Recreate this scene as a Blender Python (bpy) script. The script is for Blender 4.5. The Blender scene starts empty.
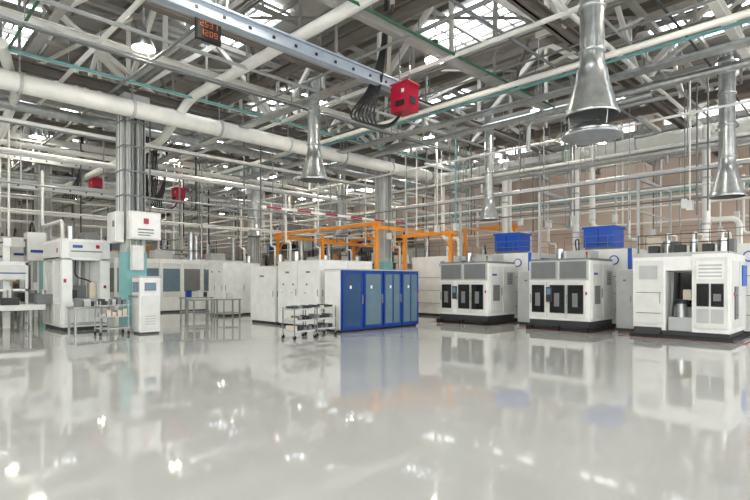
import bpy, math, random
from mathutils import Vector, Matrix
random.seed(7)
SC = bpy.context.scene

# ------------------------------------------------------------ materials
def lin(c):
    out = []
    for v in c:
        v = v/255.0
        out.append(v/12.92 if v <= 0.04045 else ((v+0.055)/1.055)**2.4)
    return out
MATS = {}
def mat(name, rgb, rough=0.45, metal=0.0, var=0.06, scale=3.0, emit=0.0, ecol=None, coat=0.0):
    if name in MATS: return MATS[name]
    m = bpy.data.materials.new(name); m.use_nodes = True
    nt = m.node_tree; b = nt.nodes["Principled BSDF"]
    c = lin(rgb)
    tc = nt.nodes.new("ShaderNodeTexCoord")
    nz = nt.nodes.new("ShaderNodeTexNoise"); nz.inputs["Scale"].default_value = scale
    nz.inputs["Detail"].default_value = 3
    nt.links.new(tc.outputs["Object"], nz.inputs["Vector"])
    cr = nt.nodes.new("ShaderNodeValToRGB")
    cr.color_ramp.elements[0].position = 0.3; cr.color_ramp.elements[1].position = 0.7
    cr.color_ramp.elements[0].color = [v*(1-var) for v in c]+[1]
    cr.color_ramp.elements[1].color = [min(1, v*(1+var)) for v in c]+[1]
    nt.links.new(nz.outputs["Fac"], cr.inputs["Fac"])
    nt.links.new(cr.outputs["Color"], b.inputs["Base Color"])
    b.inputs["Roughness"].default_value = rough
    b.inputs["Metallic"].default_value = metal
    b.inputs["Coat Weight"].default_value = coat
    if emit > 0:
        b.inputs["Emission Color"].default_value = lin(ecol or rgb)+[1]
        b.inputs["Emission Strength"].default_value = emit
    MATS[name] = m
    return m

WHITE = mat("white_enamel", (228,229,226), 0.35)
OFFW = mat("offwhite_panel", (213,214,210), 0.4)
LGREY = mat("light_grey_paint", (178,180,179), 0.45)
GREY = mat("grey_paint", (114,117,118), 0.45)
DGREY = mat("dark_grey_paint", (46,48,50), 0.5)
BLACK = mat("black_rubber", (13,13,15), 0.5)
GLASSD = mat("dark_glazing", (22,25,28), 0.08)
BLUE = mat("blue_enamel", (12,58,138), 0.3)
BLUEB = mat("bright_blue_enamel", (14,80,184), 0.35)
BLUE2 = mat("deep_blue_enamel", (10,44,112), 0.35)
PANE = mat("pale_glazing", (100,122,134), 0.05)
PANE2 = mat("blue_glazing", (52,80,114), 0.05)
GALV = mat("galvanised_steel", (188,191,191), 0.28, 0.9, 0.15, 6)
STEEL = mat("brushed_steel", (160,162,161), 0.35, 0.6)
TRUSS = mat("truss_paint", (166,164,158), 0.5)
TRUSS2 = mat("truss_white_paint", (232,230,223), 0.5)
BROWN = mat("girder_paint", (112,105,98), 0.55)
PIPEW = mat("white_pipe_paint", (228,227,220), 0.35)
PIPET = mat("teal_pipe_paint", (110,168,168), 0.4)
PIPEG = mat("green_pipe_paint", (40,92,62), 0.4)
RED = mat("red_enamel", (164,14,48), 0.35)
REDF = mat("red_floor_tape", (140,32,34), 0.4)
ORANGE = mat("orange_enamel", (236,148,46), 0.4)
TEAL = mat("teal_column_paint", (128,182,182), 0.45)
CONC = mat("column_paint", (188,190,187), 0.55)
BEIGE = mat("beige_panel", (206,196,178), 0.5)
CABLE = mat("black_cable", (20,20,23), 0.45)
LEDO = mat("orange_led", (190,96,50), 0.4, emit=0.35)
SCREEN = mat("screen_glow", (90,120,140), 0.2, emit=0.3)
LAMP = mat("lamp_diffuser", (255,246,228), 0.4, emit=120.0)
SKY = mat("skylight_glazing", (240,245,250), 0.4, emit=8.0)
WIN_ADDED = mat("window_glazing", (242,244,246), 0.3, emit=6.5)  # glow for the windows added behind the camera
WINF = mat("clerestory_glazing", (240,243,246), 0.3, emit=2.5)
GREEN = mat("green_plastic", (70,150,90), 0.4)
CARD = mat("cardboard", (170,134,92), 0.7)
YEL = mat("yellow_paint", (224,190,60), 0.4)

def floor_mat():
    m = bpy.data.materials.new("polished_epoxy_floor"); m.use_nodes = True
    nt = m.node_tree; b = nt.nodes["Principled BSDF"]
    tc = nt.nodes.new("ShaderNodeTexCoord")
    nz = nt.nodes.new("ShaderNodeTexNoise"); nz.inputs["Scale"].default_value = 0.3; nz.inputs["Detail"].default_value = 4
    nt.links.new(tc.outputs["Object"], nz.inputs["Vector"])
    cr = nt.nodes.new("ShaderNodeValToRGB")
    cr.color_ramp.elements[0].position = .3; cr.color_ramp.elements[1].position = .7
    cr.color_ramp.elements[0].color = lin((176,177,175))+[1]
    cr.color_ramp.elements[1].color = lin((183,184,181))+[1]
    nt.links.new(nz.outputs["Fac"], cr.inputs["Fac"])
    nt.links.new(cr.outputs["Color"], b.inputs["Base Color"])
    b.inputs["Roughness"].default_value = 0.05
    b.inputs["IOR"].default_value = 1.9
    return m
FLOOR = floor_mat()

def wall_mat(name, c1, c2, width):
    m = bpy.data.materials.new(name); m.use_nodes = True
    nt = m.node_tree; b = nt.nodes["Principled BSDF"]
    tc = nt.nodes.new("ShaderNodeTexCoord")
    br = nt.nodes.new("ShaderNodeTexBrick")
    mp = nt.nodes.new("ShaderNodeMapping"); mp.inputs["Rotation"].default_value = (math.pi/2, 0, 0 if name.endswith("y") else math.pi/2)
    br.inputs["Scale"].default_value = 1.0; br.inputs["Brick Width"].default_value = width; br.inputs["Row Height"].default_value = 1.2
    br.inputs["Mortar Size"].default_value = 0.03; br.offset = 0
    br.inputs["Color1"].default_value = lin(c1)+[1]; br.inputs["Color2"].default_value = lin(c2)+[1]
    br.inputs["Mortar"].default_value = [v*.6 for v in lin(c1)]+[1]
    nt.links.new(tc.outputs["Object"], mp.inputs["Vector"]); nt.links.new(mp.outputs["Vector"], br.inputs["Vector"])
    nt.links.new(br.outputs["Color"], b.inputs["Base Color"]); b.inputs["Roughness"].default_value = .7
    return m
WALLB = wall_mat("beige_wall_x", (208,186,168), (192,172,156), 1.5)
WALLL = wall_mat("light_wall_y", (208,200,190), (190,184,176), 3.0)

# ------------------------------------------------------------ builder
class B:
    def __init__(s, name):
        s.name = name; s.v = []; s.f = []; s.mi = []; s.sm = []; s.mats = []
    def _m(s, m):
        if m not in s.mats: s.mats.append(m)
        return s.mats.index(m)
    def add(s, m, vs, fs, smooth=False):
        o = len(s.v); s.v += [tuple(v) for v in vs]; k = s._m(m)
        for f in fs:
            s.f.append([i+o for i in f]); s.mi.append(k); s.sm.append(smooth)
        return s
    def box(s, m, x0, x1, y0, y1, z0, z1):
        if x0 > x1: x0, x1 = x1, x0
        if y0 > y1: y0, y1 = y1, y0
        if z0 > z1: z0, z1 = z1, z0
        vs = [(x0,y0,z0),(x1,y0,z0),(x1,y1,z0),(x0,y1,z0),(x0,y0,z1),(x1,y0,z1),(x1,y1,z1),(x0,y1,z1)]
        return s.add(m, vs, [(0,3,2,1),(4,5,6,7),(0,1,5,4),(1,2,6,5),(2,3,7,6),(3,0,4,7)])
    def beam(s, m, p0, p1, w, h):
        p0 = Vector(p0); p1 = Vector(p1); d = (p1-p0).normalized()
        up = Vector((0,0,1)) if abs(d.z) < .95 else Vector((1,0,0))
        sd = d.cross(up).normalized()*w/2; u = sd.cross(d).normalized()*h/2
        vs = []
        for p in (p0, p1):
            vs += [p-sd-u, p+sd-u, p+sd+u, p-sd+u]
        return s.add(m, vs, [(0,1,2,3),(7,6,5,4),(0,4,5,1),(1,5,6,2),(2,6,7,3),(3,7,4,0)])
    def sweep(s, m, pts, r, n=10):
        pts = [Vector(p) for p in pts]; N = len(pts)
        rs = r if isinstance(r, (list, tuple)) else [r]*N
        t0 = (pts[1]-pts[0]).normalized()
        a = Vector((0,0,1)) if abs(t0.z) < .9 else Vector((1,0,0))
        u = t0.cross(a).normalized(); vs = []
        for i, p in enumerate(pts):
            if i == 0: t = t0
            elif i == N-1: t = (pts[i]-pts[i-1]).normalized()
            else: t = ((pts[i+1]-p).normalized()+(p-pts[i-1]).normalized()).normalized()
            u = (u-t*u.dot(t)).normalized(); w = t.cross(u)
            for k in range(n):
                an = 2*math.pi*k/n
                vs.append(p+(u*math.cos(an)+w*math.sin(an))*rs[i])
        fs = []
        for i in range(N-1):
            for k in range(n):
                k2 = (k+1) % n
                fs.append((i*n+k, i*n+k2, (i+1)*n+k2, (i+1)*n+k))
        s.add(m, vs, fs, True)
        s.add(m, vs[:n], [tuple(range(n))[::-1]])
        s.add(m, vs[-n:], [tuple(range(n))])
        return s
    def cyl(s, m, p0, p1, r, r2=None, n=14):
        return s.sweep(m, [p0, p1], [r, r if r2 is None else r2], n)
    def lathe(s, m, cx, cy, prof, n=28):
        vs = []
        for r, z in prof:
            for k in range(n):
                a = 2*math.pi*k/n
                vs.append((cx+r*math.cos(a), cy+r*math.sin(a), z))
        fs = []
        for i in range(len(prof)-1):
            for k in range(n):
                k2 = (k+1) % n
                fs.append((i*n+k, i*n+k2, (i+1)*n+k2, (i+1)*n+k))
        return s.add(m, vs, fs, True)
    def done(s, bevel=0.0, origin=None):
        xs = [v[0] for v in s.v]; ys = [v[1] for v in s.v]; zs = [v[2] for v in s.v]
        o = origin or ((min(xs)+max(xs))/2, (min(ys)+max(ys))/2, min(zs))
        me = bpy.data.meshes.new(s.name)
        me.from_pydata([(v[0]-o[0], v[1]-o[1], v[2]-o[2]) for v in s.v], [], s.f)
        for m in s.mats: me.materials.append(m)
        me.polygons.foreach_set("material_index", s.mi)
        me.polygons.foreach_set("use_smooth", s.sm)
        me.update()
        ob = bpy.data.objects.new(s.name, me); ob.location = o
        SC.collection.objects.link(ob)
        if bevel > 0:
            bm = ob.modifiers.new("bevel", 'BEVEL'); bm.width = bevel; bm.segments = 2
            bm.limit_method = 'ANGLE'; bm.angle_limit = math.radians(50)
        return ob

def rounded(pts, rad=0.5, k=5):
    pts = [Vector(p) for p in pts]; out = [pts[0]]
    for i in range(1, len(pts)-1):
        p = pts[i]; a = p+(pts[i-1]-p).normalized()*min(rad, (pts[i-1]-p).length*.45)
        c = p+(pts[i+1]-p).normalized()*min(rad, (pts[i+1]-p).length*.45)
        for j in range(k+1):
            t = j/k
            out.append(a*(1-t)**2+p*2*t*(1-t)+c*t*t)
    out.append(pts[-1]); return out

# ------------------------------------------------------------ room shell
XW, YW, XL, YL, ZR = 30.0, 52.0, -12.0, -12.0, 11.3
B("floor").box(FLOOR, XL, XW, YL, YW, -0.2, 0).done()
DECK = mat("roof_deck", (180,177,172), .7); RIB = mat("roof_rib", (128,123,117), .7)
B("ceiling").box(DECK, XL, XW, YL, YW, ZR, ZR+.25).done()
B("wall_right").box(WALLB, XW, XW+.3, YL, YW, 0, ZR).done()
pil = B("trim_1")
for i in range(11):
    y = -9+i*6
    pil.box(mat("pilaster_paint", (216,200,184), .6), XW-.25, XW, y-.25, y+.25, 0, ZR)
pil.done()
B("wall_back").box(WALLL, XL, XW, YW, YW+.3, 0, ZR).done()
B("wall_left").box(WALLL, XL-.3, XL, YL, YW, 0, ZR).done()
B("wall_front").box(WALLL, XL, XW, YL-.3, YL, 0, ZR).done()
def glow_window(n, axis, pos, a0, a1, z0, z1, dirn, WM=WIN_ADDED):
    b = B("window_%d" % n)
    t = .08*dirn
    k = max(2, int((a1-a0)/1.5)); st = (a1-a0)/k
    if axis == 'x':
        b.box(WM, pos, pos+t*.5, a0, a1, z0, z1)
        for i in range(k+1): b.box(TRUSS2, pos, pos+t, a0+i*st-.04, a0+i*st+.04, z0, z1)
        for z in (z0, (z0+z1)/2, z1): b.box(TRUSS2, pos, pos+t, a0, a1, z-.04, z+.04)
    else:
        b.box(WM, a0, a1, pos, pos+t*.5, z0, z1)
        for i in range(k+1): b.box(TRUSS2, a0+i*st-.04, a0+i*st+.04, pos, pos+t, z0, z1)
        for z in (z0, (z0+z1)/2, z1): b.box(TRUSS2, a0, a1, pos, pos+t, z-.04, z+.04)
    b.done()
n = 1
for i in range(2):  # unseen glowing windows, here and on the front wall, added to light camera-facing sides
    glow_window(n, 'x', XL, -8+i*12, 1+i*12, 2.5, 8.5, 1); n += 1
for i in range(3):
    glow_window(n, 'y', YL, -8+i*13, 2+i*13, 2.5, 8.5, 1); n += 1
for i in range(8):
    glow_window(n, 'x', XW, -8.3+i*6, -3.7+i*6, 8.8, 10.4, -1, WINF); n += 1

for ix, x in enumerate((-9,-3, 3.6, 9.6, 16.0, 21.9, 27.0)):  # checkerboard holds extra skylights, added to bring in more light
    for iy, y in enumerate((-8, -1.5, 4.6, 10.8, 16.8, 23, 29, 35, 41, 47)):
        if (ix+iy) % 2 == 0: continue
        b = B("skylight")
        hx, hy = 1.1, 1.8
        b.box(SKY, x-hx, x+hx, y-hy, y+hy, ZR-.12, ZR-.002)
        for k in range(6):
            yy = y-hy+k*hy*.4
            b.box(LGREY, x-hx, x+hx, yy-.035, yy+.035, ZR-.2, ZR-.1)
        for xx in (x-hx, x, x+hx): b.box(LGREY, xx-.05, xx+.05, y-hy, y+hy, ZR-.25, ZR-.1)
        b.done()

# trusses along Y
ZL, ZU = 8.2, 10.7
for x in (-5.7, .3, 6.3, 12.3, 18.3, 24.3):
    t = B("roof_truss")
    for o in (-.1, .1):
        t.box(TRUSS, x+o-.06, x+o+.06, YL, YW, ZL-.12, ZL-.08); t.box(TRUSS, x+o-.02, x+o+.02, YL, YW, ZL-.12, ZL+.12)
    t.box(BROWN, x-.14, x+.14, YL, YW, ZU-.14, ZU+.14)
    y = YL+.1; k = 0
    while y+3 <= YW:
        z0, z1 = (ZL, ZU) if k % 2 == 0 else (ZU, ZL)
        t.beam(TRUSS2, (x, y, z0), (x, y+3, z1), .12, .17)
        t.box(TRUSS, x-.05, x+.05, y+1.45, y+1.55, ZL, (ZL+ZU)/2); t.box(TRUSS2, x-.06, x+.06, y+2.95, y+3.05, ZL, ZU)
        t.box(TRUSS2, x-.03, x+.03, y-.3, y+.3, z0-.25, z0+.25)
        y += 3; k += 1
    t.done()
for y in (-6.3, 5.7, 17.7, 29.7, 41.7):
    t = B("roof_girder")
    t.box(BROWN, XL, XW, y-.12, y+.12, ZL-.45, ZL-.41); t.box(BROWN, XL, XW, y-.12, y+.12, ZL-.19, ZL-.15); t.box(BROWN, XL, XW, y-.03, y+.03, ZL-.45, ZL-.15)
    t.box(TRUSS, XL, XW, y-.1, y+.1, ZU-.3, ZU-.14)
    x = XL+.3; k = 0
    while x+3 <= XW:
        z0, z1 = (ZL-.2, ZU-.2) if k % 2 == 0 else (ZU-.2, ZL-.2)
        t.beam(TRUSS2, (x, y, z0), (x+3, y, z1), .12, .16); x += 3; k += 1
    t.done()
t = B("roof_purlins")
y = YL+1
while y < YW:
    t.box(TRUSS, XL, XW, y-.05, y+.05, ZU+.14, ZU+.32); y += 2.0
x = XL+.3
while x < XW:
    t.box(RIB, x-.03, x+.03, YL, YW, ZR-.2, ZR-.02); x += 1.3
t.done()
t = B("roof_bracing")
for i in range(6):
    for j in range(10):
        x0 = -5.7+i*6; y0 = -12.3+j*6
        if x0+6 > XW: continue
        if (i+j) % 2:
            t.beam(TRUSS2, (x0, y0, ZL+.25), (x0+6, y0+6, ZL+.25), .11, .11)
        t.beam(TRUSS, (x0, y0+6, ZU-.3), (x0+6, y0, ZU-.3), .08, .08)
        t.beam(BROWN, (x0, y0, ZU-.3), (x0+3, y0+3, ZL+.1), .09, .09); t.beam(TRUSS2, (x0+3, y0+3, ZL+.1), (x0+6, y0, ZU-.3), .09, .09)
t.done()
t = B("secondary_beams")
for k, y in enumerate((-3.3, -.3, 2.7, 8.7, 11.7, 14.7, 20.7, 23.7, 26.7, 32.7, 35.7, 38.7, 44.7)):
    m = (TRUSS, BROWN, TRUSS2)[k % 3]
    t.box(m, XL, XW, y-.02, y+.02, ZL-.37, ZL-.13)
    t.box(m, XL, XW, y-.1, y+.1, ZL-.39, ZL-.35); t.box(m, XL, XW, y-.1, y+.1, ZL-.15, ZL-.12)
for k, x in enumerate((-2.7, 3.3, 9.3, 15.3, 21.3, 27.3)):
    m = (BROWN, TRUSS)[k % 2]
    t.box(m, x-.02, x+.02, YL, YW, ZL-.1, ZL+.16); t.box(m, x-.1, x+.1, YL, YW, ZL-.12, ZL-.08); t.box(m, x-.1, x+.1, YL, YW, ZL+.14, ZL+.18)
    y = YL+.5
    while y < YW:
        t.box(TRUSS, x-.04, x+.04, y-.04, y+.04, ZL+.15, ZU+.2); y += 3
t.done()

# columns
def column(x, y):
    b = B("support_column"); h = .3
    b.box(CONC, x-h+.08, x+h-.08, y-h+.1, y+h-.1, 2.55, ZL-.76)
    b.box(CONC, x-h, x-h+.1, y-h, y+h, 2.55, ZL-.76); b.box(CONC, x+h-.1, x+h, y-h, y+h, 2.55, ZL-.76)
    b.box(TEAL, x-h-.03, x+h+.03, y-h-.03, y+h+.03, 0, 2.6)
    b.box(LGREY, x-h-.035, x+h+.035, y-h-.035, y+h+.035, .0, .2)
    b.box(CONC, x-h-.1, x+h+.1, y-h-.1, y+h+.1, ZL-.78, ZL-.46)
    for q in (-.18, 0, .18): b.cyl(STEEL, (x+q, y-h-.04, 2.8), (x+q, y-h-.04, ZL-.8), .025, n=6); b.cyl(LGREY, (x-h-.04, y+q, 3.2), (x-h-.04, y+q, ZL-.8), .025, n=6)
    b.done()
cols = [(x, y) for x in (-5.7, 6.3, 18.3) for y in (17.7, 29.7, 41.7)]
for c in cols: column(*c)
b = B("column_conduits")
for i in range(7):
    yy = 17.7-.27+i*.085
    b.cyl((STEEL, PIPEW, GREY)[i % 3], (5.88, yy, 3.92), (5.88, yy, 7.4), .03, n=8)
for i in range(6):
    xx = 6.05+i*.09
    b.cyl((STEEL, GREY, DGREY)[i % 3], (xx, 17.28, 3.92), (xx, 17.28, 7.4), .028, n=8)
for z in (4.4, 5.2, 6.0, 6.8): b.box(GREY, 5.84, 6.6, 17.24, 17.26, z, z+.05); b.box(GREY, 5.84, 5.86, 17.24, 18.0, z, z+.05)
b.done()
b = B("electrical_panel")
b.box(OFFW, 5.7, 5.93, 17.42, 18.3, 2.9, 3.9)
b.box(OFFW, 5.95, 6.95, 17.0, 17.24, 3.0, 3.9); b.box(WHITE, 6.0, 6.9, 16.97, 17.0, 3.05, 3.85)
b.box(RED, 6.38, 6.54, 16.95, 16.97, 3.5, 3.68); b.box(GREY, 6.2, 6.7, 16.95, 16.97, 3.3, 3.34); b.box(GREY, 6.2, 6.7, 16.95, 16.97, 3.2, 3.23); b.box(GREY, 6.2, 6.6, 16.95, 16.97, 3.12, 3.15)
b.box(WHITE, 5.67, 5.7, 17.45, 17.85, 2.95, 3.85); b.box(GREY, 5.66, 5.67, 17.5, 17.7, 3.4, 3.6)
b.box(OFFW, 6.05, 6.4, 17.02, 17.24, 2.0, 2.8)
b.done(.008)

# ------------------------------------------------------------ main pipes
MZ = 7.15
b = B("ventilation_main_pipe")
b.sweep(PIPEW, rounded([(-11, 17.0, MZ), (22, 17.0, MZ), (22, -10, MZ)], 1.0, 8), .27, 20)
for x in range(-9, 22, 3):
    b.cyl(LGREY, (x, 17, MZ), (x+.08, 17, MZ), .31, n=20); b.box(STEEL, x+.02, x+.06, 16.98, 17.02, MZ+.28, ZL-.1)
for y in range(-8, 16, 3):
    b.cyl(LGREY, (22, y, MZ), (22, y+.08, MZ), .31, n=20); b.box(STEEL, 21.98, 22.02, y+.02, y+.06, MZ+.28, ZL+.0)
b.done()
b = B("process_pipe")
b.sweep(PIPEW, rounded([(7.6, -8, 7.7), (7.6, 16.2, 7.7), (7.6, 18.6, 6.7), (7.6, 34, 6.7)], .5), .15, 16)
b.done()
b = B("process_pipe")
b.sweep(PIPEW, rounded([(2.4, 15.6, 7.6), (3.4, 19.5, 7.6), (3.4, 22.0, 6.9), (3.4, 40, 6.9)], .5), .14, 14)
b.sweep(PIPEW, rounded([(3.4, 26.0, 6.9), (3.9, 26.0, 6.9), (3.9, 26.0, 3.9)], .4), .1, 14)
b.done()
b = B("overhead_pipework")
runsX = [(16.2,7.7,.05,PIPEW),(15.9,7.6,.04,PIPET),(18.6,6.5,.06,PIPEW),(18.9,6.5,.04,STEEL),(12.6,7.6,.05,LGREY),(5.0,7.65,.06,PIPEW),(4.6,7.7,.04,STEEL),
         (22,6.3,.08,PIPEW),(24.9,7.2,.11,PIPEW),(28,6.6,.1,GALV),(31,5.9,.08,PIPEW),(34,6.8,.1,GALV),(26,5.3,.05,STEEL),(10.9,7.55,.04,STEEL),(8.0,7.6,.035,PIPEG),(21.0,5.0,.04,STEEL),
         (13.3,7.3,.035,STEEL),(13.5,7.3,.035,GREY),(19.6,5.7,.05,LGREY),(20.1,7.4,.18,GALV),(32.6,7.3,.25,GALV),(25.4,4.6,.05,PIPEW),(29,4.9,.06,PIPEW),(36.5,5.2,.08,PIPEW),(3.5,7.75,.03,DGREY),(6.6,7.7,.04,GREY)]
for y, z, r, m in runsX:
    b.cyl(m, (-11, y, z), (27.5, y, z), r, n=10)
runsY = [(11.0,7.6,.06,PIPEW),(13.4,7.4,.08,PIPEW),(13.8,7.4,.04,PIPET),(15.6,7.7,.05,STEEL),(17.2,6.6,.04,PIPEW),(19.6,6.3,.06,PIPEW),(20.0,6.3,.035,STEEL),(20.4,5.6,.04,PIPEW),
         (21.2,5.2,.035,STEEL),(23.4,6.2,.06,PIPEW),(24.8,5.3,.05,PIPEW),(26.0,6.6,.08,PIPEW),(27.2,5.9,.05,PIPET),(28.2,4.6,.05,PIPEW),(9.5,7.7,.04,STEEL),(4.2,7.7,.06,PIPEW),(2.6,7.6,.035,PIPEG),(17.8,5.0,.025,GREY),
         (16.7,7.5,.12,GALV),(25.2,7.5,.2,GALV),(12.9,7.7,.03,GREY),(14.1,7.7,.03,STEEL),(22.9,4.7,.04,PIPEW),(18.8,4.3,.03,GREY),(19.2,4.8,.035,PIPEW),(5.4,7.5,.04,GREY)]
for x, z, r, m in runsY:
    b.cyl(m, (x, -11, z), (x, 48, z), r, n=10)
    y = -10
    while y < 47:
        b.box(STEEL, x-.01, x+.01, y-.01, y+.01, z, ZL-.2); y += 6
for i in range(60):
    x = random.choice((17.8, 18.8, 19.6, 20.4, 21.2, 23.4, 24.8, 26.0, 27.2))
    y = random.uniform(.5, 17.5); z0 = random.choice((3.75, 3.9, 4.1)); z1 = 8.0
    m = random.choice((STEEL, PIPEW, PIPEW, GREY, GREY, PIPET)); r = random.choice((.018, .025, .03, .035))
    b.cyl(m, (x, y, z0), (x, y, z1), r, n=8)
    if i % 3 == 0: b.box(OFFW, x-.1, x+.1, y-.08, y+.08, z0-.1, z0+.2)
for i in range(90):
    x = random.uniform(0, 28); y = random.uniform(19, 44); z0 = random.choice((3.3, 3.6, 4, 5))
    if min(abs(x-18.3), abs(x-6.3)) < .6: continue
    b.cyl(random.choice((STEEL, PIPEW, GREY, DGREY)), (x, y, z0), (x, y, 8.0), random.choice((.03, .045)), n=6)
    if i % 4 == 0: b.cyl(GREY, (x-1, y, z0), (x+1, y, z0), .04, n=6)
for i in range(26):
    x = random.uniform(15, 26); y = random.uniform(3, 30); z = random.uniform(6.2, 7.9); L = random.uniform(1.5, 4)
    p = [(x, y, z), (x+L, y, z), (x+L, y+.8, z)] if i % 2 else [(x, y, z), (x, y+L, z), (x, y+L, z-.9)]
    b.sweep(random.choice((PIPEW, STEEL, GALV)), rounded(p, .25, 4), random.choice((.04, .06, .08)), 8)
b.done()
b = B("cable_tray")
for x, z, y0, y1 in ((19.0, 5.9, -8, 14), (14.6, 7.2, -8, 30), (9.9, 7.3, 10, 44), (24.2, 6.9, -8, 40)):
    b.box(GALV, x-.18, x+.18, y0, y1, z, z+.02); b.box(GALV, x-.19, x-.17, y0, y1, z, z+.08); b.box(GALV, x+.17, x+.19, y0, y1, z, z+.08)
    b.cyl(CABLE, (x-.08, y0, z+.06), (x-.08, y1, z+.06), .035, n=6); b.cyl(LGREY, (x+.06, y0, z+.06), (x+.06, y1, z+.06), .04, n=6)
    y = y0+.5
    while y < y1:
        b.box(STEEL, x-.19, x-.17, y, y+.03, z, ZL-.1); b.box(STEEL, x+.17, x+.19, y, y+.03, z, ZL-.1); y += 3
b.done()
b = B("utility_support_frame")
for y in (.8, 5.95, 9.55, 13.3, 16.5):
    for x in (18.65, 22.3):
        b.box(LGREY, x-.04, x+.04, y-.04, y+.04, 0, 5.2)
    b.box(LGREY, 18.6, 22.35, y-.04, y+.04, 5.1, 5.2); b.box(LGREY, 18.6, 22.35, y-.03, y+.03, 4.0, 4.06)
for x in (18.65, 22.3): b.box(LGREY, x-.04, x+.04, .8, 16.5, 5.2, 5.28)
b.done()
for x, y, zt, zb in ((22,9.0,7.1,2.8),(22,4.4,7.1,2.8),(22,12.3,7.1,2.8)):
    b = B("extraction_drop_pipe")
    b.sweep(PIPEW, rounded([(x-.25, y, zt), (x-1.3, y, zt), (x-1.3, y, zb)], .5), .13, 14)
    for z in (3.6, 5.2): b.cyl(LGREY, (x-1.3, y, z), (x-1.3, y, z+.07), .17, n=14)
    b.done()

# ------------------------------------------------------------ exhaust hoods
def hood(px, py, d, zb, s=1.0, disc=False, top=8.3):
    r = (px-375)*d/510; x = (d+r)/2**.5; y = (d-r)/2**.5
    b = B("exhaust_hood_duct")
    b.lathe(GALV, x, y, [(.52*s, zb), (.54*s, zb+.03), (.52*s, zb+.06), (.49*s, zb+.16*s), (.33*s, zb+.72*s), (.30*s, zb+.95*s), (.26*s, zb+1.0*s), (.24*s, zb+1.25*s), (.24*s, top)])
    b.lathe(GREY, x, y, [(.50*s, zb), (.46*s, zb+.2*s), (.3*s, zb+.72*s), (.22*s, zb+1.0*s), (.0, zb+1.0*s)])
    z = zb+1.3*s
    while z < top-.2:
        b.lathe(GALV, x, y, [(.24*s, z), (.275*s, z+.02), (.275*s, z+.05), (.24*s, z+.07)]); z += .9
    if disc:
        b.lathe(GALV, x, y, [(.28*s, zb-.16), (.5*s, zb-.30), (.6*s, zb-.40), (.6*s, zb-.43), (.5*s, zb-.43), (.0, zb-.38)])
        b.lathe(GALV, x, y, [(.0, zb-.14), (.28*s, zb-.16)])
        for k in range(3):
            a = k*2.1
            b.cyl(STEEL, (x+.42*s*math.cos(a), y+.42*s*math.sin(a), zb-.3), (x+.47*s*math.cos(a), y+.47*s*math.sin(a), zb+.1), .012, n=6)
    b.done()
hood(592, 118, 10.6, 5.07, 1.0, True)
hood(314, 180, 16.9, 4.98, .88)
hood(489, 220, 20.5, 4.1, .74)
hood(727, 197, 14.6, 4.05, .86)
hood(573, 228, 21.5, 3.9, .52)
hood(255, 237, 30, 4.25, .86); hood(341, 237, 29, 4.2, .86)

# ------------------------------------------------------------ lamps
def lamp(x, y, z=7.9):
    b = B("high_bay_lamp")
    b.lathe(GALV, x, y, [(.30, z), (.29, z+.05), (.2, z+.25), (.1, z+.34), (.1, z+.55), (.0, z+.56)], 20)
    b.lathe(LAMP, x, y, [(.26, z+.02), (.0, z+.02)], 20)
    b.cyl(STEEL, (x, y, z+.5), (x, y, ZU+.2), .02, n=6)
    b.done()
for x in (-6.5, -.5, 5.3, 11.4, 17.5, 23.6):
    for y in (-3.6, 3.2, 9.0, 14.1, 21.2, 26.1, 31.5, 38, 44):
        lamp(x, y)

# ------------------------------------------------------------ crane beams / festoons
def ibeam(name, y, z, x0, x1, m=LGREY, w=.16, h=.3):
    b = B(name)
    b.box(m, x0, x1, y-w/2, y+w/2, z-.02, z+.02); b.box(m, x0, x1, y-w/2, y+w/2, z+h-.02, z+h+.02); b.box(m, x0, x1, y-.02, y+.02, z, z+h)
    x = x0+.3
    while x < x1:
        b.box(STEEL, x, x+.05, y-.03, y+.03, z+h, ZL-.1); x += 3
    x = x0+.2
    while x < x1:
        b.box(BLACK, x, x+.06, y-w/2-.01, y-w/2+.02, z+.06, z+.12); x += .6
    b.done()
ibeam("crane_rail_beam", 9.7, 6.98, -10, 10.9, mat("rail_paint", (160,170,182), .4), .2, .28)
ibeam("crane_rail_beam", 27.0, 7.0, -10, 14)
ibeam("crane_rail_beam", 24.0, 5.3, -8, 9)
def redbox(x, y, z):
    b = B("red_power_box")
    b.box(RED, x-.24, x+.24, y-.3, y+.3, z-.38, z+.38)
    b.box(BLACK, x-.27, x-.24, y-.2, y+.1, z-.25, z-.1); b.box(RED, x-.27, x+.27, y-.33, y+.33, z+.34, z+.4)
    b.box(OFFW, x-.25, x-.24, y-.2, y-.1, z+.1, z+.2); b.box(DGREY, x-.12, x+.1, y-.32, y-.3, z-.2, z+.0)
    b.cyl(STEEL, (x-.2, y, z+.38), (x-.2, y, 8.0), .02, n=6); b.cyl(STEEL, (x+.2, y, z+.38), (x+.2, y, 8.0), .02, n=6)
    for i in range(7):
        o = i*.075
        pts = [(x-.65+o*.35, y+.05+o*.4, 10.4), (x-.6+o*.3, y+.1+o*.5, z+1.6), (x-.6, y+.3+o, z+.3), (x-.75-o, y+.5+o, z-.45), (x-.6-o, y+.45+o, z-.85+o*.5), (x-.2, y+.25+o*.4, z-.72), (x, y+.1, z-.36)]
        b.sweep(CABLE, rounded(pts, .6, 5), .03, 6)
    b.done(.01)
redbox(10.5, 9.35, 6.65)
redbox(7.9, 27.0, 6.2); redbox(11.8, 26.6, 6.2)
b = B("festoon_cables")
for i in range(5):
    x = 8.3+i*.07
    b.sweep(CABLE, rounded([(x, 22.0, 8.0), (x-.1, 22.2, 6.9), (x+.2, 22.9, 5.4-.05*i), (x+.7, 23.4, 5.3), (x+1.0, 23.8, 6.3), (x+1, 24, 8)], .5), .03, 6)
b.done()
b = B("red_busbar")
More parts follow.
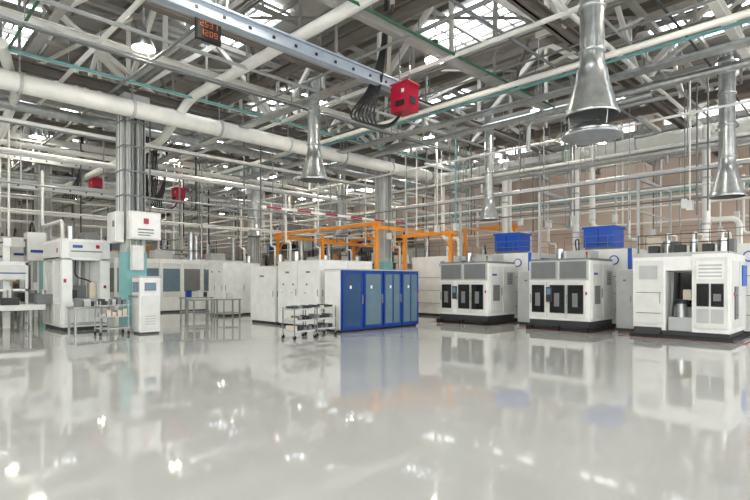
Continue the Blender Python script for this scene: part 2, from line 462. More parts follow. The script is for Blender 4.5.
b.box(WHITE, 11, 24.3, 17.25, 17.33, 4.52, 4.62)
x = 11.2
while x < 24:
    b.box(RED, x, x+.7, 17.24, 17.34, 4.53, 4.61); x += 1.5
x = 11.5
while x < 24:
    b.box(STEEL, x, x+.03, 17.28, 17.3, 4.6, 8); x += 3
b.done()
b = B("digital_clock_display")
ex, ey, ez = 5.4, 10.6, 7.22
b.box(BLACK, ex-.28, ex+.28, ey, ey+.1, ez-.24, ez+.24)
b.box(BLACK, ex-.3, ex+.3, ey+.02, ey+.08, ez-.26, ez+.26)
seg = {'0':'abcdef','1':'bc','2':'abged','3':'abgcd','5':'afgcd','9':'abcdfg'}
def digit(ch, x0, z0, w, h):
    t = .011; g = {'a':(0,h-t,w,h),'d':(0,0,w,t),'g':(0,h/2-t/2,w,h/2+t/2),'f':(0,h/2,t,h),'e':(0,0,t,h/2),'b':(w-t,h/2,w,h),'c':(w-t,0,w,h/2)}
    for s_ in seg[ch]:
        q = g[s_]; b.box(LEDO, x0+q[0], x0+q[2], ey-.006, ey, z0+q[1], z0+q[3])
for j, row in enumerate(("2531", "1209")):
    for i, ch in enumerate(row):
        digit(ch, ex-.21+i*.11, ez+.04-.19*j, .075, .12)
b.cyl(STEEL, (ex-.15, ey+.06, ez+.2), (ex-.15, ey+.06, 8.9), .012, n=6); b.cyl(STEEL, (ex+.15, ey+.06, ez+.2), (ex+.15, ey+.06, 8.9), .012, n=6)
b.done()

# ------------------------------------------------------------ machines (front facing -X)
def louvers(b, m, x, y0, y1, z0, z1, n_):
    st = (z1-z0)/n_
    for i in range(n_): b.box(m, x-.012, x, y0, y1, z0+i*st+.01, z0+(i+.55)*st)
def cnc(y0, y1):
    X = 16.4; D = 1.95; H = 2.4
    b = B("machining_center")
    b.box(BLACK, X-.12, X+D, y0-.05, y1+.05, 0, .1); b.box(DGREY, X-.02, X+D-.05, y0+.03, y1-.03, .1, .34)
    for yy in (y0+.1, (y0+y1)/2, y1-.1): b.box(BLACK, X-.25, X-.1, yy-.1, yy+.1, 0, .16)
    b.box(WHITE, X, X+D, y0, y1, .34, H-.08)
    b.box(GREY, X+.02, X+D-.02, y0+.02, y1-.02, H-.08, H)
    ym = (y0+y1)/2
    for a, c in ((y0+.06, ym-.03), (ym+.03, y1-.06)):
        b.box(LGREY, X-.05, X, a, c, 1.68, H-.06); b.box(GREY, X-.07, X-.05, a+.05, c-.05, 1.73, H-.11)
        louvers(b, GREY, X-.07, a+.1, c-.1, 1.8, 2.2, 4)
    ws = [(y1-.15, y1-.55), (y0+1.32, y0+.86), (y0+.70, y0+.24)]
    for i, (c, a) in enumerate(ws):
        b.box(OFFW, X-.04, X, a-.1, c+.1, .42, 1.62)
        b.box(BLACK, X-.055, X-.04, a-.03, c+.03, .58, 1.52); b.box(GLASSD, X-.06, X-.055, a, c, .61, 1.49)
        b.box(GREY, X-.062, X-.06, (a+c)/2-.08, (a+c)/2+.1, .8, 1.25)
        b.box(STEEL, X-.1, X-.06, c+.05, c+.07, .9, 1.2)
    b.box(RED, X-.06, X-.04, y0+.09, y0+.14, 1.2, 1.3)
    b.box(DGREY, X-.1, X-.05, y1-.86, y1-.66, .95, 1.45); b.box(SCREEN, X-.11, X-.1, y1-.83, y1-.69, 1.2, 1.4)
    b.cyl(GREEN, (X+.2, y0+.2, H), (X+.2, y0+.2, H+.1), .035); b.cyl(RED, (X+.2, y0+.2, H+.1), (X+.2, y0+.2, H+.2), .035)
    for xa, xb in ((X+.1, X+.9), (X+1.0, X+1.85)):
        b.box(OFFW, xa, xb, y0-.03, y0, .45, 2.2)
    b.box(LGREY, X+1.2, X+1.65, y0-.05, y0-.03, 1.5, 2.0)
    for i in range(6): b.box(GREY, X+1.25, X+1.6, y0-.06, y0-.05, 1.55+i*.07, 1.58+i*.07)
    b.box(STEEL, X+.82, X+.85, y0-.07, y0-.03, 1.1, 1.4)
    b.box(GREY, X+.25, X+.7, y0-.045, y0-.03, .9, 1.5)
    b.box(BLUE, X+.2, X+.5, y0-.04, y0-.03, 1.85, 1.92)
    b.box(LGREY, X+.9, X+1.7, y0+.4, y0+1.2, H, H+.3); b.cyl(GALV, (X+1.3, y1-.5, H), (X+1.3, y1-.5, H+.4), .13)
    b.sweep(CABLE, rounded([(X+1.0, y0+.8, H+.3), (X+1.0, y0+.8, H+.7), (X+1.6, y0+1.2, H+.7), (X+1.8, y0+1.2, H+.1)], .2), .025, 6)
    b.done(.012)
def rear_unit(y0, blue=True):
    X = 18.95
    b = B("coolant_filtration_unit")
    b.box(DGREY, X+.05, X+2.4, y0+.05, y0+2.4, 0, .12)
    b.box(WHITE, X, X+2.5, y0, y0+2.5, .12, 2.8)
    b.box(BLUEB, X+.6, X+2.5, y0-.03, y0, .9, 2.6); b.box(BLUEB, X-.02, X, y0, y0+.14, .12, 2.8)
    b.cyl(BLUEB, (X-.03, y0+.6, 2.4), (X, y0+.6, 2.4), .17, n=24); b.cyl(WHITE, (X-.035, y0+.6, 2.4), (X-.02, y0+.6, 2.4), .13, n=24)
    for z in (.6, 1.2, 1.8): b.box(GREY, X-.01, X, y0+.2, y0+2.4, z, z+.02)
    if blue:
        b.box(BLUEB, X+.1, X+1.1, y0+.65, y0+1.75, 2.9, 3.6); b.box(BLUEB, X+.05, X+1.15, y0+.6, y0+1.8, 3.58, 3.66)
        b.box(GREY, X+.15, X+1.05, y0+.7, y0+1.7, 2.8, 2.92)
        b.box(BLUE2, X+.08, X+.1, y0+.75, y0+1.65, 3.0, 3.03); b.box(BLUE2, X+.08, X+.1, y0+1.18, y0+1.22, 2.95, 3.55)
    for zz in (3.05, 3.3):
        b.cyl(GREY, (X+.05, y0+.05, zz), (X+.05, y0+2.45, zz), .012, n=6); b.cyl(GREY, (X+.05, y0+.05, zz), (X+2.4, y0+.05, zz), .012, n=6)
    for k in range(4): b.cyl(GREY, (X+.05, y0+.05+k*.8, 2.8), (X+.05, y0+.05+k*.8, 3.3), .012, n=6)
    for k in range(1, 4): b.cyl(GREY, (X+.05+k*.78, y0+.05, 2.8), (X+.05+k*.78, y0+.05, 3.3), .012, n=6)
    b.sweep(PIPEW, rounded([(X+2.1, y0+1.2, 2.8), (X+2.1, y0+1.2, 3.8), (X+2.1, y0+2.2, 3.8), (X+2.1, y0+2.2, 7)], .3), .09, 12)
    b.done(.012)
cnc(10.42, 12.68); cnc(6.66, 8.78)
rear_unit(10.05); rear_unit(6.25); rear_unit(13.9, False); rear_unit(2.3, False)

def cell3():
    X = 16.4; b = B("automated_machining_cell")
    b.box(BLACK, X-.1, X+2.1, 2.85, 5.45, 0, .1); b.box(DGREY, X, X+2.0, 2.95, 5.35, .1, .22)
    b.box(WHITE, X, X+2, 4.5, 5.38, .22, 2.35); b.box(OFFW, X-.03, X, 4.55, 5.33, .4, 2.25)
    b.box(LGREY, X-.04, X-.03, 4.7, 5.2, 1.7, 2.1); b.box(STEEL, X-.06, X-.03, 4.62, 4.65, 1.0, 1.3)
    b.box(DGREY, X-.2, X, 4.6, 5.3, .1, .3); b.box(GREY, X-.04, X-.03, 4.6, 5.28, 1.3, 1.32); b.box(GREY, X-.04, X-.03, 4.6, 5.28, .7, .72)
    b.box(LGREY, X+.5, X+2, 3.8, 4.5, .22, 2.35); b.box(GLASSD, X+.47, X+.5, 3.9, 4.4, .9, 1.9)
    b.box(WHITE, X+.02, X+.5, 3.8, 4.5, 1.95, 2.35); b.box(STEEL, X+.1, X+.5, 3.85, 4.45, .22, .62)
    b.cyl(GALV, (X+.25, 4.15, .62), (X+.25, 4.15, 1.0), .14); b.cyl(BLACK, (X+.25, 4.15, 1.0), (X+.25, 4.15, 1.12), .19)
    b.box(BEIGE, X+.2, X+.48, 3.9, 4.1, 1.1, 1.4); b.cyl(CABLE, (X+.15, 4.35, .6), (X+.3, 4.3, 1.9), .03)
    b.box(WHITE, X-.05, X+2, 2.92, 3.82, .22, 2.4)
    b.box(OFFW, X-.09, X-.05, 2.98, 3.76, .35, 2.3)
    for a, c in ((3.08, 3.34), (3.42, 3.68)):
        b.box(BLACK, X-.1, X-.09, a-.02, c+.02, .95, 1.58); b.box(GLASSD, X-.105, X-.1, a, c, .98, 1.55)
        b.box(LGREY, X-.1, X-.09, a-.02, c+.02, .5, .88)
    b.box(GREY, X-.11, X-.105, 3.12, 3.3, 1.1, 1.3)
    b.box(WHITE, X-.1, X-.09, 3.05, 3.7, 1.7, 2.2); louvers(b, LGREY, X-.1, 3.1, 3.65, 1.75, 2.15, 4)
    b.box(OFFW, X+.1, X+.95, 2.89, 2.92, .35, 2.2); b.box(OFFW, X+1.05, X+1.9, 2.89, 2.92, .35, 2.2)
    b.box(BLUEB, X+1.3, X+1.9, 2.86, 2.89, 1.5, 2.1); b.box(RED, X+.2, X+.3, 2.87, 2.89, 1.25, 1.35)
    b.box(GLASSD, X+.3, X+.75, 2.87, 2.89, .6, 1.5)
    b.box(LGREY, X+.1, X+1.9, 3.0, 5.3, 2.35, 2.47)
    for yy in (3.2, 3.9, 4.6):
        b.cyl(GALV, (X+.5, yy, 2.45), (X+.5, yy, 2.85), .1, n=18); b.sweep(PIPEW, rounded([(X+.5, yy, 2.85), (X+.5, yy, 3.05), (X+1.5, yy, 3.05), (X+1.5, yy, 2.45)], .15), .035, 10)
        b.box(BEIGE if yy == 3.9 else GREY, X+.9, X+1.3, yy-.2, yy+.2, 2.45, 2.85); b.box(DGREY, X+.3, X+.6, yy+.2, yy+.45, 2.45, 2.7)
    for zz in (2.75, 3.0): b.cyl(DGREY, (X+.15, 3.0, zz), (X+.15, 5.3, zz), .015, n=6)
    for k in range(4): b.cyl(DGREY, (X+.15, 3.0+k*.76, 2.4), (X+.15, 3.0+k*.76, 3.0), .015, n=6)
    b.box(BEIGE, X+1.0, X+1.6, 4.9, 5.25, 2.45, 3.0)
    b.done(.01)
cell3()
def tape(x0, x1, y0, y1):
    b = B("floor_marking_tape"); t = .08
    b.box(REDF, x0, x0+t, y0, y1, 0, .004); b.box(REDF, x0, x1, y0, y0+t, 0, .004); b.box(REDF, x0, x1, y1-t, y1, 0, .004); b.done()
tape(16.0, 18.6, 2.55, 5.7); tape(16.02, 18.6, 6.35, 9.05); tape(16.02, 18.6, 10.1, 12.95)
def cabinet(name, x0, x1, y0, y1, h, m=WHITE, doors=2):
    b = B(name)
    b.box(DGREY, x0+.04, x1-.04, y0+.04, y1-.04, 0, .1); b.box(m, x0, x1, y0, y1, .1, h)
    b.box(OFFW, x0-.01, x1+.01, y0-.01, y1+.01, h, h+.03)
    k = doors; st = (y1-y0)/k
    for i in range(k):
        b.box(m, x0-.02, x0, y0+i*st+.015, y0+(i+1)*st-.015, .16, h-.04)
        b.box(GREY, x0-.04, x0-.02, y0+i*st+.08, y0+i*st+.1, h*.48, h*.58)
        b.box(GREY, x0-.025, x0-.02, y0+i*st+.42*st, y0+(i+.6)*st, h*.82, h*.85)
    k = max(1, int((x1-x0)/.9)); st = (x1-x0)/k
    for i in range(k):
        b.box(m, x0+i*st+.015, x0+(i+1)*st-.015, y0-.02, y0, .16, h-.04)
        b.box(GREY, x0+i*st+.08, x0+i*st+.1, y0-.04, y0-.02, h*.48, h*.58)
    b.done(.01)
cabinet("control_cabinet", 17.6, 18.3, 5.75, 6.3, 2.0, LGREY, 1)
cabinet("control_cabinet", 17.6, 18.4, 9.2, 9.9, 2.0, LGREY, 1)

# ------------------------------------------------------------ blue tool cabinet
b = B("blue_tool_cabinet")
x0, x1, y0, y1, H = 10.67, 14.4, 12.16, 13.0, 2.0
b.box(BLACK, x0+.05, x1-.05, y0+.05, y1-.05, 0, .08)
b.box(OFFW, x0, x1, y0+.04, y1, .08, H); b.box(WHITE, x0-.03, x0, y0+.06, y1-.04, .12, H-.05)
b.box(BLUE, x0-.01, x1+.01, y0, y0+.04, .06, H+.01)
b.box(LGREY, x0-.02, x1+.02, y0-.01, y1+.02, H, H+.04)
nd = 4; st = (x1-x0)/nd
for i in range(nd):
    a = x0+i*st; c = a+st
    b.box(BLUE, a+.02, c-.02, y0-.04, y0, .1, H-.04)
    b.box(PANE2 if i == 0 else PANE, a+.09, c-.13, y0-.05, y0-.04, .2, H-.12)
    if i > 1: b.box(BLUE, (a+c)/2-.03, (a+c)/2+.03, y0-.06, y0-.04, .22, H-.14)
    b.box(STEEL, c-.09, c-.06, y0-.08, y0-.04, .9, 1.2)
    b.box(WHITE, a+.3, a+.38, y0-.053, y0-.05, 1.4, 1.5)
b.done(.008)
cabinet("storage_cabinet", 10.9, 13.4, 13.55, 16.0, 2.35, WHITE, 2)
cabinet("storage_cabinet", 10.95, 12.5, 16.3, 18.0, 2.2, WHITE, 1)
b = B("warning_labels")
for y in (14.2, 15.0, 15.6): b.box(RED, 10.865, 10.88, y, y+.08, 1.5, 1.56); b.box(YEL, 10.865, 10.88, y+.1, y+.16, 1.2, 1.26)
b.done()

def cart(x, y):
    b = B("parts_trolley"); w, d = .36, .28
    for sx in (-w, w):
        for sy in (-d, d):
            b.cyl(GREY, (x+sx, y+sy, .12), (x+sx, y+sy, .9), .018, n=8)
            b.cyl(BLACK, (x+sx-.02, y+sy, .06), (x+sx+.02, y+sy, .06), .06, n=14); b.box(STEEL, x+sx-.03, x+sx+.03, y+sy-.02, y+sy+.02, .07, .14)
    for z in (.2, .5, .82):
        b.box(GREY if z < .8 else OFFW, x-w, x+w, y-d, y+d, z, z+.02)
        for sy in (-d, d): b.box(LGREY, x-w, x+w, y+sy-.01, y+sy+.01, z, z+.05)
        for sx in (-w, w): b.box(LGREY, x+sx-.01, x+sx+.01, y-d, y+d, z, z+.05)
    random.seed(int(x*10))
    for z in (.22, .52, .84):
        for k in range(4):
            xx = x-.32+k*.17; b.box(random.choice((GREY, DGREY, DGREY, BEIGE)), xx, xx+.12, y-.2, y+.2, z, z+random.uniform(.06, .16))
    b.done(.004)
cart(8.85, 11.95); cart(9.85, 12.2)

def table(name, x0, x1, y0, y1, h, m=STEEL, stuff=0):
    b = B(name)
    b.box(m, x0, x1, y0, y1, h-.05, h)
    for xx in (x0+.06, x1-.06):
        for yy in (y0+.06, y1-.06): b.box(m, xx-.03, xx+.03, yy-.03, yy+.03, 0, h-.05)
    b.box(m, x0+.06, x1-.06, y0+.05, y0+.07, .3, .34); b.box(m, x0+.06, x1-.06, y1-.07, y1-.05, .3, .34)
    b.box(LGREY, x0+.05, x1-.05, y0+.05, y1-.05, .3, .32)
    for k in range(stuff):
        xx = random.uniform(x0+.1, x1-.3); yy = random.uniform(y0+.1, y1-.3)
        b.box(random.choice((GREY, OFFW, DGREY, BLUE)), xx, xx+.2, yy, yy+.2, h, h+random.uniform(.05, .3))
    b.done(.005)
table("work_table", 9.3, 10.3, 19.6, 20.3, .9); table("work_table", 10.45, 11.3, 19.3, 20.0, .9, STEEL, 2); table("work_table", 9.6, 10.9, 21.0, 21.6, .95, STEEL, 3)
cabinet("control_cabinet", 11.7, 12.7, 21.6, 23.0, 2.5, WHITE, 2); cabinet("control_cabinet", 12.9, 13.9, 22.0, 23.4, 2.5, WHITE, 2)

b = B("operator_kiosk")
kx0, kx1, ky0, ky1 = 5.98, 6.6, 16.2, 16.85
b.box(DGREY, kx0+.03, kx1-.03, ky0+.03, ky1-.03, 0, .06); b.box(WHITE, kx0, kx1, ky0, ky1, .06, 1.75)
b.box(OFFW, kx0+.04, kx1-.04, ky0-.02, ky0, .1, 1.2); b.box(OFFW, kx0-.02, kx0, ky0+.04, ky1-.04, .1, 1.2)
b.box(GREY, kx0-.03, kx0, ky0+.1, ky1-.1, 1.3, 1.62); b.box(SCREEN, kx0-.035, kx0-.03, ky0+.14, ky1-.14, 1.34, 1.58)
b.box(GREY, kx0+.14, kx1-.14, ky0-.03, ky0, 1.35, 1.6); b.box(SCREEN, kx0+.17, kx1-.17, ky0-.035, ky0-.03, 1.39, 1.57)
b.box(GREY, kx0-.15, kx0, ky0+.08, ky1-.08, 1.15, 1.2); b.box(LGREY, kx0-.02, kx1+.02, ky0-.02, ky1+.02, 1.75, 1.8)
for z in (.3, .38, .46, .54): b.box(LGREY, kx0+.15, kx1-.15, ky0-.025, ky0-.02, z, z+.03)
b.done(.012)

# assembly line on the left
b = B("assembly_line_station")
X0, X1, Y0 = 4.55, 6.0, 19.0
b.box(DGREY, X0+.05, X1-.05, Y0+.05, Y0+2.4, 0, .12)
b.box(WHITE, X0, X1, Y0, Y0+2.5, .12, .95)
for xa, xb in ((X0, X0+.3), (X1-.3, X1)):
    b.box(WHITE, xa, xb, Y0, Y0+.3, .95, 2.4); b.box(WHITE, xa, xb, Y0+2.2, Y0+2.5, .95, 2.4); b.box(WHITE, xa, xb, Y0+1.1, Y0+1.3, .95, 2.4)
b.box(WHITE, X0, X1, Y0, Y0+2.5, 2.35, 3.05); b.box(OFFW, X0+.2, X1-.2, Y0-.03, Y0, 2.45, 2.95); b.box(OFFW, X0-.03, X0, Y0+.15, Y0+2.3, 2.45, 2.95)
b.box(GREY, X0+.25, X1-.25, Y0-.04, Y0-.03, 2.62, 2.66); b.box(BLUE, X0+.3, X0+.6, Y0-.04, Y0-.03, 2.75, 2.85); b.box(DGREY, X0-.04, X0-.03, Y0+.2, Y0+2.2, 2.4, 2.44)
b.box(RED, X0-.04, X0-.03, Y0+.4, Y0+.55, 2.6, 2.75); b.box(RED, X0+1.0, X0+1.12, Y0-.04, Y0-.03, 2.75, 2.87); b.box(RED, X0+.04, X0+.12, Y0-.02, Y0, 1.6, 1.72)
b.box(LGREY, X0+.3, X1-.3, Y0+1.7, Y0+1.8, .95, 2.35); b.box(OFFW, X0+.05, X0+.08, Y0+1.4, Y0+2.1, 1.0, 2.3)
b.box(STEEL, X0+.3, X1-.3, Y0+.05, Y0+1.6, .95, 1.05); b.box(GREY, X0+.55, X0+.85, Y0+.5, Y0+.9, 1.05, 1.5); b.cyl(STEEL, (X0+.7, Y0+.7, 1.5), (X0+.7, Y0+.7, 2.35), .07)
b.box(BEIGE, X0+.9, X0+1.1, Y0+.3, Y0+.6, 1.05, 1.6); b.box(DGREY, X0+.4, X0+.5, Y0+.2, Y0+.5, 1.05, 1.35)
b.sweep(CABLE, rounded([(X0+.5, Y0+.4, 2.35), (X0+.45, Y0+.35, 1.8), (X0+.8, Y0+.3, 1.7), (X0+1.0, Y0+.45, 1.6)], .2), .025, 6)
b.box(OFFW, X0+.08, X0+.68, Y0-.03, Y0, .2, .88); b.box(OFFW, X0+.76, X1-.08, Y0-.03, Y0, .2, .88); b.box(RED, X1-.2, X1-.12, Y0-.02, Y0, 1.4, 1.5)
for i in range(3): b.box(OFFW, X0-.03, X0, Y0+.1+i*.8, Y0+.8+i*.8, .2, .88)
b.cyl(GALV, (X0+.4, Y0+.6, 3.05), (X0+.4, Y0+.6, 3.5), .12); b.box(GREY, X0+.8, X0+1.2, Y0+.4, Y0+1.2, 3.05, 3.35)
b.sweep(PIPEW, rounded([(X0+.4, Y0+1.6, 3.05), (X0+.4, Y0+1.6, 3.8), (X0+.4, Y0+4.5, 3.8), (X0+.4, Y0+4.5, 6)], .3), .06, 10)
b.done(.015)
b = B("roller_conveyor")
b.box(OFFW, -3, 4.3, 20.0, 20.06, .68, .86); b.box(OFFW, -3, 4.3, 20.74, 20.8, .68, .86); b.box(DGREY, -3, 4.3, 20.06, 20.74, .66, .7)
x = -2.9
while x < 4.25:
    b.cyl(STEEL, (x, 20.06, .8), (x, 20.74, .8), .045, n=8); x += .15
x = -2.8
k = 0
while x < 4.2:
    for yy in (20.0, 20.74): b.box(LGREY, x, x+.06, yy, yy+.06, 0, .68)
    b.box(LGREY, x, x+.06, 20.06, 20.74, .2, .25)
    b.box((DGREY, GREY, BEIGE)[k % 3], x+.25, x+.7, 20.15, 20.65, .86, 1.1+.1*(k % 2)); b.cyl(STEEL, (x+.48, 20.4, 1.1), (x+.48, 20.4, 1.35), .09, n=12)
    x += .95; k += 1
b.done(.005)
b = B("line_guard_panel")
for x in (-3.0, -1.6, -.2, 1.2, 2.6, 4.0): b.box(WHITE, x-.04, x+.04, 21.2, 21.28, 0, 2.3)
b.box(WHITE, -3.04, 4.04, 21.2, 21.28, 2.2, 2.32); b.box(WHITE, -3.04, 4.04, 21.2, 21.28, 1.3, 1.38); b.box(OFFW, -3, 4, 21.22, 21.26, 1.7, 2.2)
b.box(BLUE, -3, 4, 21.2, 21.22, 1.9, 1.94)
b.done()
b = B("gantry_conveyor_line")
for xx in (3.5, 5.6):
    b.box(WHITE, xx-.12, xx+.12, 21.6, 46, 2.85, 3.15); b.box(LGREY, xx-.16, xx+.16, 21.6, 46, 3.15, 3.2); b.box(DGREY, xx-.13, xx-.12, 21.6, 46, 2.97, 3.03)
    y = 21.8
    while y < 46: b.box(WHITE, xx-.1, xx+.1, y-.1, y+.1, 0, 2.85); b.beam(WHITE, (xx, y, 2.2), (xx, y+.6, 2.85), .08, .08); y += 3.0
y = 22.5
while y < 45:
    b.box(OFFW, 3.5, 5.6, y-.08, y+.08, 2.9, 3.1); b.box(OFFW, 4.2, 4.8, y-.3, y+.3, 2.4, 3.45); b.box(GREY, 4.18, 4.2, y-.2, y+.2, 2.6, 3.2); b.box(BLUE, 4.3, 4.7, y-.32, y-.3, 2.7, 2.8)
    b.cyl(STEEL, (4.5, y, 1.6), (4.5, y, 2.4), .06, n=8)
    b.sweep(CABLE, rounded([(4.5, y, 3.4), (4.5, y+.4, 3.9), (4.6, y+1.2, 3.9), (4.6, y+1.6, 3.1)], .3), .035, 6)
    b.box(GREY, 3.45, 3.6, y+.6, y+2.2, 3.2, 3.32); b.box(LGREY, 3.3, 3.45, y+1, y+1.4, 3.0, 3.6)
    y += 3
b.box(STEEL, 3.9, 5.2, 21.7, 45, .8, .86); b.box(OFFW, 3.85, 3.9, 21.7, 45, .68, .95); b.box(OFFW, 5.2, 5.25, 21.7, 45, .68, .95)
y = 22
while y < 45:
    b.box(LGREY, 3.95, 4.02, y, y+.07, 0, .8); b.box(LGREY, 5.08, 5.15, y, y+.07, 0, .8); b.box(random.choice((DGREY, STEEL, GREY)), 4.2, 4.8, y+.2, y+.6, .86, 1.2); b.cyl(STEEL, (4.5, y+.9, .86), (4.5, y+.9, 1.3), .15, n=12); y += 1.4
b.done(.008)
for i in range(7):
    y = 22.0+i*3.3
    b = B("line_side_station")
    b.box(DGREY, 2.3, 3.2, y, y+2.2, 0, .1); b.box(WHITE, 2.3, 3.2, y, y+2.2, .1, .8)
    for k in range(3): b.box(OFFW, 2.28, 2.3, y+.08+k*.7, y+.68+k*.7, .15, .75)
    b.box(STEEL, 2.25, 3.2, y, y+2.2, .8, .84); b.box(DGREY, 2.4, 2.8, y+.3, y+.8, .84, 1.05); b.box(GREY, 2.5, 2.8, y+1.1, y+1.5, .84, 1.3); b.cyl(GALV, (2.6, y+1.8, .84), (2.6, y+1.8, 1.2), .1)
    for yy in (y+.03, y+2.13): b.box(WHITE, 2.3, 2.38, yy, yy+.06, .84, 2.2); b.box(WHITE, 3.1, 3.18, yy, yy+.06, .84, 2.2)
    b.box(WHITE, 2.28, 3.2, y, y+2.2, 2.2, 2.35); b.box(WHITE, 2.3, 3.2, y, y+2.2, 1.65, 1.72)
    b.box(BEIGE, 2.5, 2.9, y+.3, y+.9, 1.72, 2.0); b.box(SCREEN, 2.36, 2.38, y+1.3, y+1.7, 1.75, 2.1)
    b.done(.01)
table("parts_workbench", 4.45, 5.5, 17.3, 18.1, .85, STEEL, 5)
b = B("tool_cart")
for sx in (4.95, 5.75):
    for sy in (16.5, 17.0):
        b.cyl(STEEL, (sx, sy, .1), (sx, sy, 1.05), .02, n=8); b.cyl(BLACK, (sx-.02, sy, .06), (sx+.02, sy, .06), .06, n=12)
for z in (.2, .55, .9): b.box(LGREY, 4.93, 5.77, 16.48, 17.02, z, z+.03)
for k in range(5): b.box(random.choice((DGREY, GREY, STEEL)), 5.0+k*.15, 5.1+k*.15, 16.55, 16.9, .93, 1.0+random.random()*.2); b.box(random.choice((DGREY, BEIGE, STEEL)), 5.0+k*.15, 5.12+k*.15, 16.55, 16.9, .58, .66+random.random()*.15)
b.done(.004)

def enclosure(x0, x1, y0, y1, h):
    b = B("glazed_machine_enclosure")
    b.box(DGREY, x0, x1, y0, y1, 0, .1); b.box(OFFW, x0+.03, x1-.03, y0+.03, y1-.03, .1, h-.25); b.box(WHITE, x0, x1, y0, y1, h-.25, h); b.box(WHITE, x0, x1, y0, y1, .1, .8)
    k = int((x1-x0)/1.0); st = (x1-x0)/k
    for i in range(k+1): b.box(WHITE, max(x0, x0+i*st-.08), min(x1, x0+i*st+.08), y0-.02, y0+.05, .1, h)
    for i in range(k): b.box(PANE if i % 3 else GREY, x0+i*st+.12, x0+(i+1)*st-.12, y0+.0, y0+.03, 1.1, h-.5)
    k = int((y1-y0)/1.0); st = (y1-y0)/k
    for i in range(k+1): b.box(WHITE, x0-.02, x0+.05, max(y0, y0+i*st-.08), min(y1, y0+i*st+.08), .1, h)
    for i in range(k): b.box(PANE if i % 2 else GREY, x0, x0+.03, y0+i*st+.12, y0+(i+1)*st-.12, 1.1, h-.5)
    b.box(LGREY, (x0+x1)/2-.5, (x0+x1)/2+.5, (y0+y1)/2-.4, (y0+y1)/2+.4, h, h+.5)
    for q in (.2, .8): b.cyl(GALV, (x0+(x1-x0)*q, (y0+y1)/2, h), (x0+(x1-x0)*q, (y0+y1)/2, h+1.6), .16)
    b.done(.008)
enclosure(8.6, 14.2, 26.5, 29.2, 2.8); enclosure(8.5, 13, 33, 36, 3.0); enclosure(14.5, 19, 30.5, 33.5, 3.0)
enclosure(20, 24, 26.6, 29, 2.8); enclosure(7.5, 11.5, 38.5, 41.0, 3.2); enclosure(15, 21, 37.5, 40.5, 3.0); enclosure(25, 28.6, 19, 23, 2.8)
def bgmachine(x, y):
    b = B("assembly_machine")
    b.box(DGREY, x, x+1.8, y, y+2, 0, .15); b.box(WHITE, x, x+1.8, y, y+2, .15, 1.1); b.box(OFFW, x+.6, x+1.8, y, y+2, 1.1, 2.3)
    b.box(GLASSD, x+.58, x+.6, y+.2, y+1.8, 1.2, 2.1); b.box(GLASSD, x+.75, x+1.6, y-.02, y, 1.2, 2.1); b.box(BLUE, x-.02, x, y+.2, y+1.8, .7, .85)
    b.box(LGREY, x+.1, x+.5, y+.3, y+.7, 1.1, 1.7); b.cyl(GALV, (x+1.2, y+1, 2.3), (x+1.2, y+1, 3.1), .2); b.box(GREY, x+.8, x+1.6, y+.3, y+.8, 2.3, 2.6)
    b.cyl(ORANGE, (x+.7, y+.1, 2.3), (x+.7, y+.1, 2.6), .04, n=8)
    b.sweep(PIPEW, rounded([(x+1.2, y+1.5, 2.3), (x+1.2, y+1.5, 3.6), (x+1.2, y+1.9, 3.6), (x+1.2, y+1.9, 6)], .2), .06, 8)
    b.done(.012)
for p in ((13.9, 19.6), (17.4, 21.6), (20.3, 18.0), (25.6, 25.0), (24.5, 15.2), (14.8, 25.5), (17.2, 34.5), (22.5, 33), (11.8, 30.3), (26, 36.5), (19.0, 43), (12.5, 43.5), (25.0, 40), (20.5, 22.3), (24.2, 10.6), (24.2, 6.6), (24.2, 2.2), (15.0, 22.6)): bgmachine(*p)
cabinet("control_cabinet", 15.6, 16.3, 14.4, 16.9, 2.0, WHITE, 3); cabinet("control_cabinet", 14.6, 15.4, 17.6, 19.2, 2.1, WHITE, 2)
cabinet("control_cabinet", 21.8, 22.2, 13.6, 15, 2.3, WHITE, 2)

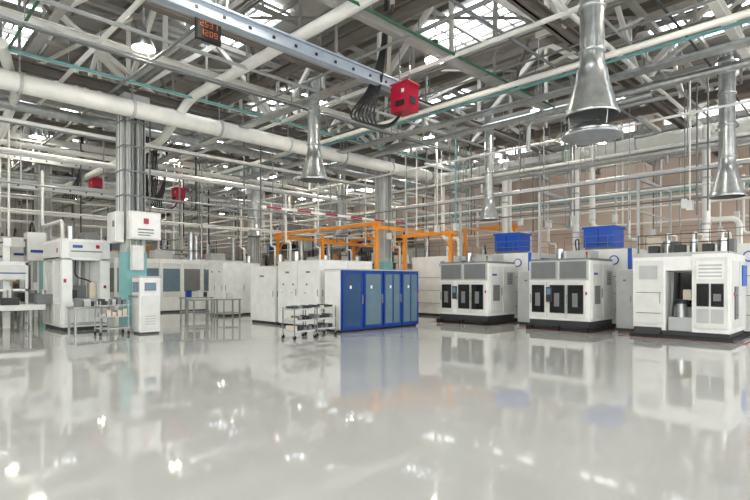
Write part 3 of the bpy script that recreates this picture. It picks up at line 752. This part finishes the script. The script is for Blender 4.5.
def rack(x0, x1, y0, y1, levels=4, along='x'):
    b = B("storage_rack"); L = (x1-x0) if along == 'x' else (y1-y0); k = int(L/2.4); st = L/k
    H = levels*1.4+.2
    for i in range(k+1):
        for t in (0, 1):
            x = x0+i*st if along == 'x' else (x0 if t == 0 else x1); y = (y0 if t == 0 else y1) if along == 'x' else y0+i*st
            b.box(BLUE2 if i % 2 else GREY, x-.05, x+.05, y-.05, y+.05, 0, H)
    for l in range(levels):
        z = .1+l*1.4
        b.box(ORANGE if l else GREY, x0, x1, y0, y0+.05, z, z+.1) if along == 'x' else b.box(GREY, x0, x0+.05, y0, y1, z, z+.1)
        b.box(LGREY, x0, x1, y0, y1, z+.1, z+.13)
        for i in range(k*2):
            if random.random() < .2: continue
            m = random.choice((OFFW, GREY, CARD, WHITE, BLUE, DGREY, LGREY, BEIGE)); hh = random.uniform(.5, 1.1); a = i*st/2
            if along == 'x': b.box(m, x0+a+.12, x0+a+st/2-.12, y0+.08, y1-.08, z+.13, z+.13+hh)
            else: b.box(m, x0+.08, x1-.08, y0+a+.12, y0+a+st/2-.12, z+.13, z+.13+hh)
    b.done()
rack(-9, 6, 49.5, 51); rack(8, 26, 49.5, 51); rack(28.2, 29.6, 24, 48, 4, 'y')

b = B("orange_gantry_frame"); P = .07
for x in (17.0, 23.0):
    for y in (16.9, 20.9, 25.0):
        b.box(ORANGE, x-P, x+P, y-P, y+P, 0, 4.1); b.box(ORANGE, x-.2, x+.2, y-.2, y+.2, 0, .03)
for y in (16.9, 25.0): b.box(ORANGE, 16.7, 23.3, y-.05, y+.05, 4.1, 4.28)
for x in (17.0, 23.0): b.box(ORANGE, x-.05, x+.05, 16.7, 25.2, 4.28, 4.44)
b.box(ORANGE, 16.9, 23.1, 20.85, 20.95, 3.6, 3.72)
for x in (17, 23): b.beam(ORANGE, (x, 16.9, 3.3), (x, 17.8, 4.2), .06, .06); b.beam(ORANGE, (x, 25, 3.3), (x, 24.1, 4.2), .06, .06)
b.done(.006)
b = B("orange_gantry_frame")
for y in (13.2, 16.2): b.box(ORANGE, 23.15-P, 23.15+P, y-P, y+P, 0, 4.3)
for y in (13.5, 16.2): b.box(ORANGE, 18.2-P, 18.2+P, y-P, y+P, 0, 3.7)
b.box(ORANGE, 23.08, 23.22, 13.0, 16.4, 4.3, 4.5)
b.box(ORANGE, 18.13, 18.27, 13.3, 16.4, 3.7, 3.86)
b.done(.006)

# ------------------------------------------------------------ world / camera
wd = bpy.data.worlds.new("World"); SC.world = wd; wd.use_nodes = True
wd.node_tree.nodes["Background"].inputs[0].default_value = (.85, .92, 1, 1)
wd.node_tree.nodes["Background"].inputs[1].default_value = 1.0
SC.view_settings.view_transform = 'Standard'
SC.view_settings.exposure = 0.15
cam = bpy.data.cameras.new("Camera"); co = bpy.data.objects.new("Camera", cam); SC.collection.objects.link(co)
co.location = (0, 0, 1.65); co.rotation_euler = (math.radians(90), 0, math.radians(-45))
cam.sensor_width = 36; cam.lens = 24.48; cam.shift_y = 31/750; cam.clip_end = 300
SC.camera = co
